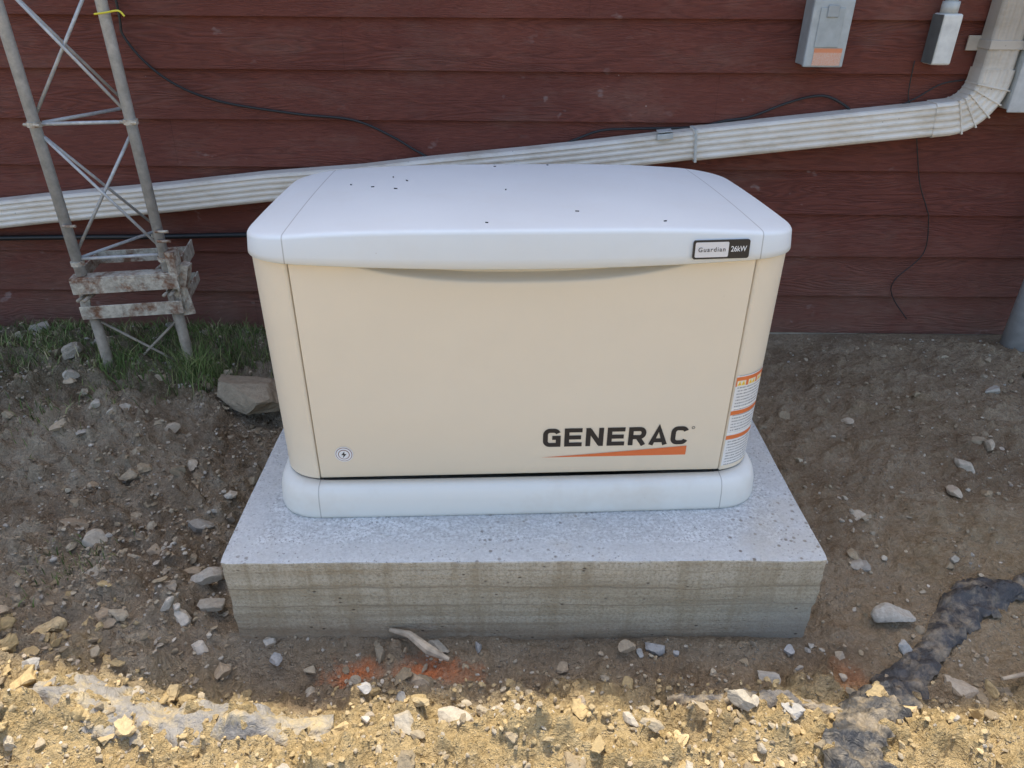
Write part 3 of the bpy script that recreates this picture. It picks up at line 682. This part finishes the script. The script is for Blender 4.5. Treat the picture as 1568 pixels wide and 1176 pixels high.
bb(-.172,.12,.44,(.006,.30,.045)); bb(.178,.13,.46,(.006,.30,.06)); bb(.178,.13,.34,(.006,.28,.04)); bb(0,.27,.44,(.34,.006,.05)); bb(0,.27,.33,(.34,.006,.05))
bevel(mk("hinge_frame",G.v,G.f,MRU,T),.0015)
G=Geo()
for L in(A,Bp,Cc):
    G.add(*tube([L+Vector((0,0,-.1)),L+Vector((0,0,.33))],.019,12)); 
    for s in(-1,1): G.add(*tube([L+Vector((s*.012,-.05,.39)),L+Vector((s*.012,.03,.39))],.006,6))
rod(A+Vector((0,0,.02)),Bp+Vector((0,0,.28)),.005); rod(Bp+Vector((0,0,.02)),Cc+Vector((0,0,.28)),.005); rod(A+Vector((0,0,.30)),Bp+Vector((0,0,.06)),.005)
mk("stub_legs",G.v,G.f,flat("weathered_pipe",(.34,.29,.22),.75,.1,.3,30).m,T,True)
G=Geo(); 
for L,z in((Bp,.62),(Bp,.585),(A,.655)): G.add(*tube([L+Vector((.0,-.02,z)),L+Vector((.05,-.03,z+.004))],.005,6))
G.add(*boxg(Bp+Vector((.03,0,.50)),(.03,.05,.09),None)); G.add(*boxg(Bp+Vector((.045,.02,.43)),(.03,.04,.12),Matrix.Rotation(.3,3,'Y')))
mk("ground_clamps",G.v,G.f,MRU,T)
G=Geo(); G.add(*tube(catmull([Bp+Vector((-.02,-.02,1.30)),Bp+Vector((.02,-.025,1.305)),Bp+Vector((.06,-.03,1.31)),Bp+Vector((.075,-.03,1.295))],4),.003,6))
mk("yellow_tie",G.v,G.f,M("yellow",.5).col((.7,.62,.05)).m,T)
# ------------------------------------------------------------------ plastic film
def film(name,path,wid,col,seed,rough=.5,lift=.010,nw=16,dirt=.45,crk=.030,dc=(.40,.32,.21)):
    P=catmull([(x,y,0) for x,y in path],18); V=[];F=[]
    for i,p in enumerate(P):
        a=P[max(0,i-1)];b=P[min(len(P)-1,i+1)];t=(b-a).normalized();n=Vector((-t.y,t.x,0)); w=wid*(.45+1.1*float(fbm(np.array(i*.12),np.array(seed*1.),seed,2)))
        if i<6 or i>len(P)-7: w*=.4+.1*min(i,len(P)-1-i)
        for j in range(nw+1):
            jag=.16*(float(fbm(np.array(i*.45),np.array(seed*3.+(0 if j<nw/2 else 9)),seed+3,3))-.5)
            s=(j/nw-.5)*(1+2*jag)+jag; q=p+n*s*w; e_=abs(j/nw-.5)*2
            zs_=[float(hgt(q.x+dx,q.y+dy)) for dx in(-.02,0,.02) for dy in(-.02,.02)]; za=sum(zs_)/6; z=za*.7+max(zs_)*.3
            c1=abs(float(fbm(np.array((q.x+q.y*.4)*16),np.array(q.y*16),seed+5,3))-.5)*2; c2=abs(float(fbm(np.array(q.x*50+q.y*20),np.array(q.y*45),seed+7,2))-.5)*2
            V.append((q.x,q.y,z+lift+crk*c1+crk*.35*c2-.018*e_**3))
    m_=nw+1
    for i in range(len(P)-1):
        for j in range(nw): F.append((i*m_+j,i*m_+j+1,(i+1)*m_+j+1,(i+1)*m_+j))
    m=M(name+"_mat",rough,0,.4); f=m.mr(m.noise(m.pos(),14,4,.75),.46,.64,0,dirt); m.col(m.mix(f,col,dc)); m.bump(m.noise(m.pos(),34,4,.65,1.2),.9,.012)
    return mk(name,V,F,m.m,smooth=True)
film("plastic_sheeting",[(1.75,1.50),(1.50,1.44),(1.362,1.40),(1.20,1.36),(1.058,1.237),(.902,1.104),(.805,1.03),(.736,.96),(.69,.88),(.66,.78)],.10,(.062,.060,.058),3,.5,.012,20,.6,.034)
film("plastic_sheeting",[(.74,1.01),(.60,1.04),(.47,1.05),(.35,1.06)],.045,(.14,.13,.12),9,.7,.003,10,1.0,.015)
film("plastic_sheeting",[(-1.0,1.0),(-.90,.985),(-.77,.955),(-.64,.96),(-.5,.955),(-.38,.98)],.11,(.27,.25,.22),5,.6,.001,18,1.0,.016,(.45,.36,.21))
MW=flat("weathered_wood",(.42,.34,.24),.9,0,.3,40).m
v,f=tube([(-.30,1.235,.022),(-.25,1.215,.03),(-.20,1.18,.018),(-.15,1.165,.002)],[.005,.009,.013,.005],8); mk("wood_stick",v,f,MW)
v,f=tube([(1.12,1.10,.035),(1.2,1.115,.04),(1.30,1.13,.03)],[.004,.006,.004],8); mk("wood_stick",v,f,MW)
# ------------------------------------------------------------------ light
EL=math.radians(69); AZ=math.radians(3)
w=bpy.data.worlds.new("World"); S.world=w; w.use_nodes=True; nt=w.node_tree; sk=nt.nodes.new("ShaderNodeTexSky"); sk.sky_type='NISHITA'; sk.sun_disc=False; sk.sun_elevation=EL; sk.sun_rotation=AZ; sk.dust_density=3; sk.air_density=1.0; sk.ozone_density=1.0
nt.links.new(sk.outputs[0],nt.nodes["Background"].inputs[0]); nt.nodes["Background"].inputs[1].default_value=.36
sl=bpy.data.lights.new("sun",'SUN'); sl.energy=5; sl.angle=math.radians(.53); sl.color=(1,.92,.77); so=bpy.data.objects.new("sun",sl); COL.objects.link(so)
sd=Vector((math.sin(AZ)*math.cos(EL),math.cos(AZ)*math.cos(EL),math.sin(EL))); so.rotation_euler=(-sd).to_track_quat('-Z','Y').to_euler(); so.location=(0,6,8)
# ------------------------------------------------------------------ camera
th,ps,ro=.5262,-.0033,.0067
Fv=Vector((math.sin(ps)*math.cos(th),math.cos(ps)*math.cos(th),-math.sin(th))); r0=Vector((math.cos(ps),-math.sin(ps),0)); u0=r0.cross(Fv)
r=math.cos(ro)*r0+math.sin(ro)*u0; u_=-math.sin(ro)*r0+math.cos(ro)*u0
c=bpy.data.cameras.new("camera"); c.sensor_width=36; c.lens=1109.6/1568*36; c.clip_end=500; c.clip_start=.02
co=bpy.data.objects.new("camera",c); COL.objects.link(co)
co.matrix_world=Matrix(((r.x,u_.x,-Fv.x,0),(r.y,u_.y,-Fv.y,0),(r.z,u_.z,-Fv.z,1.441),(0,0,0,1))); S.camera=co
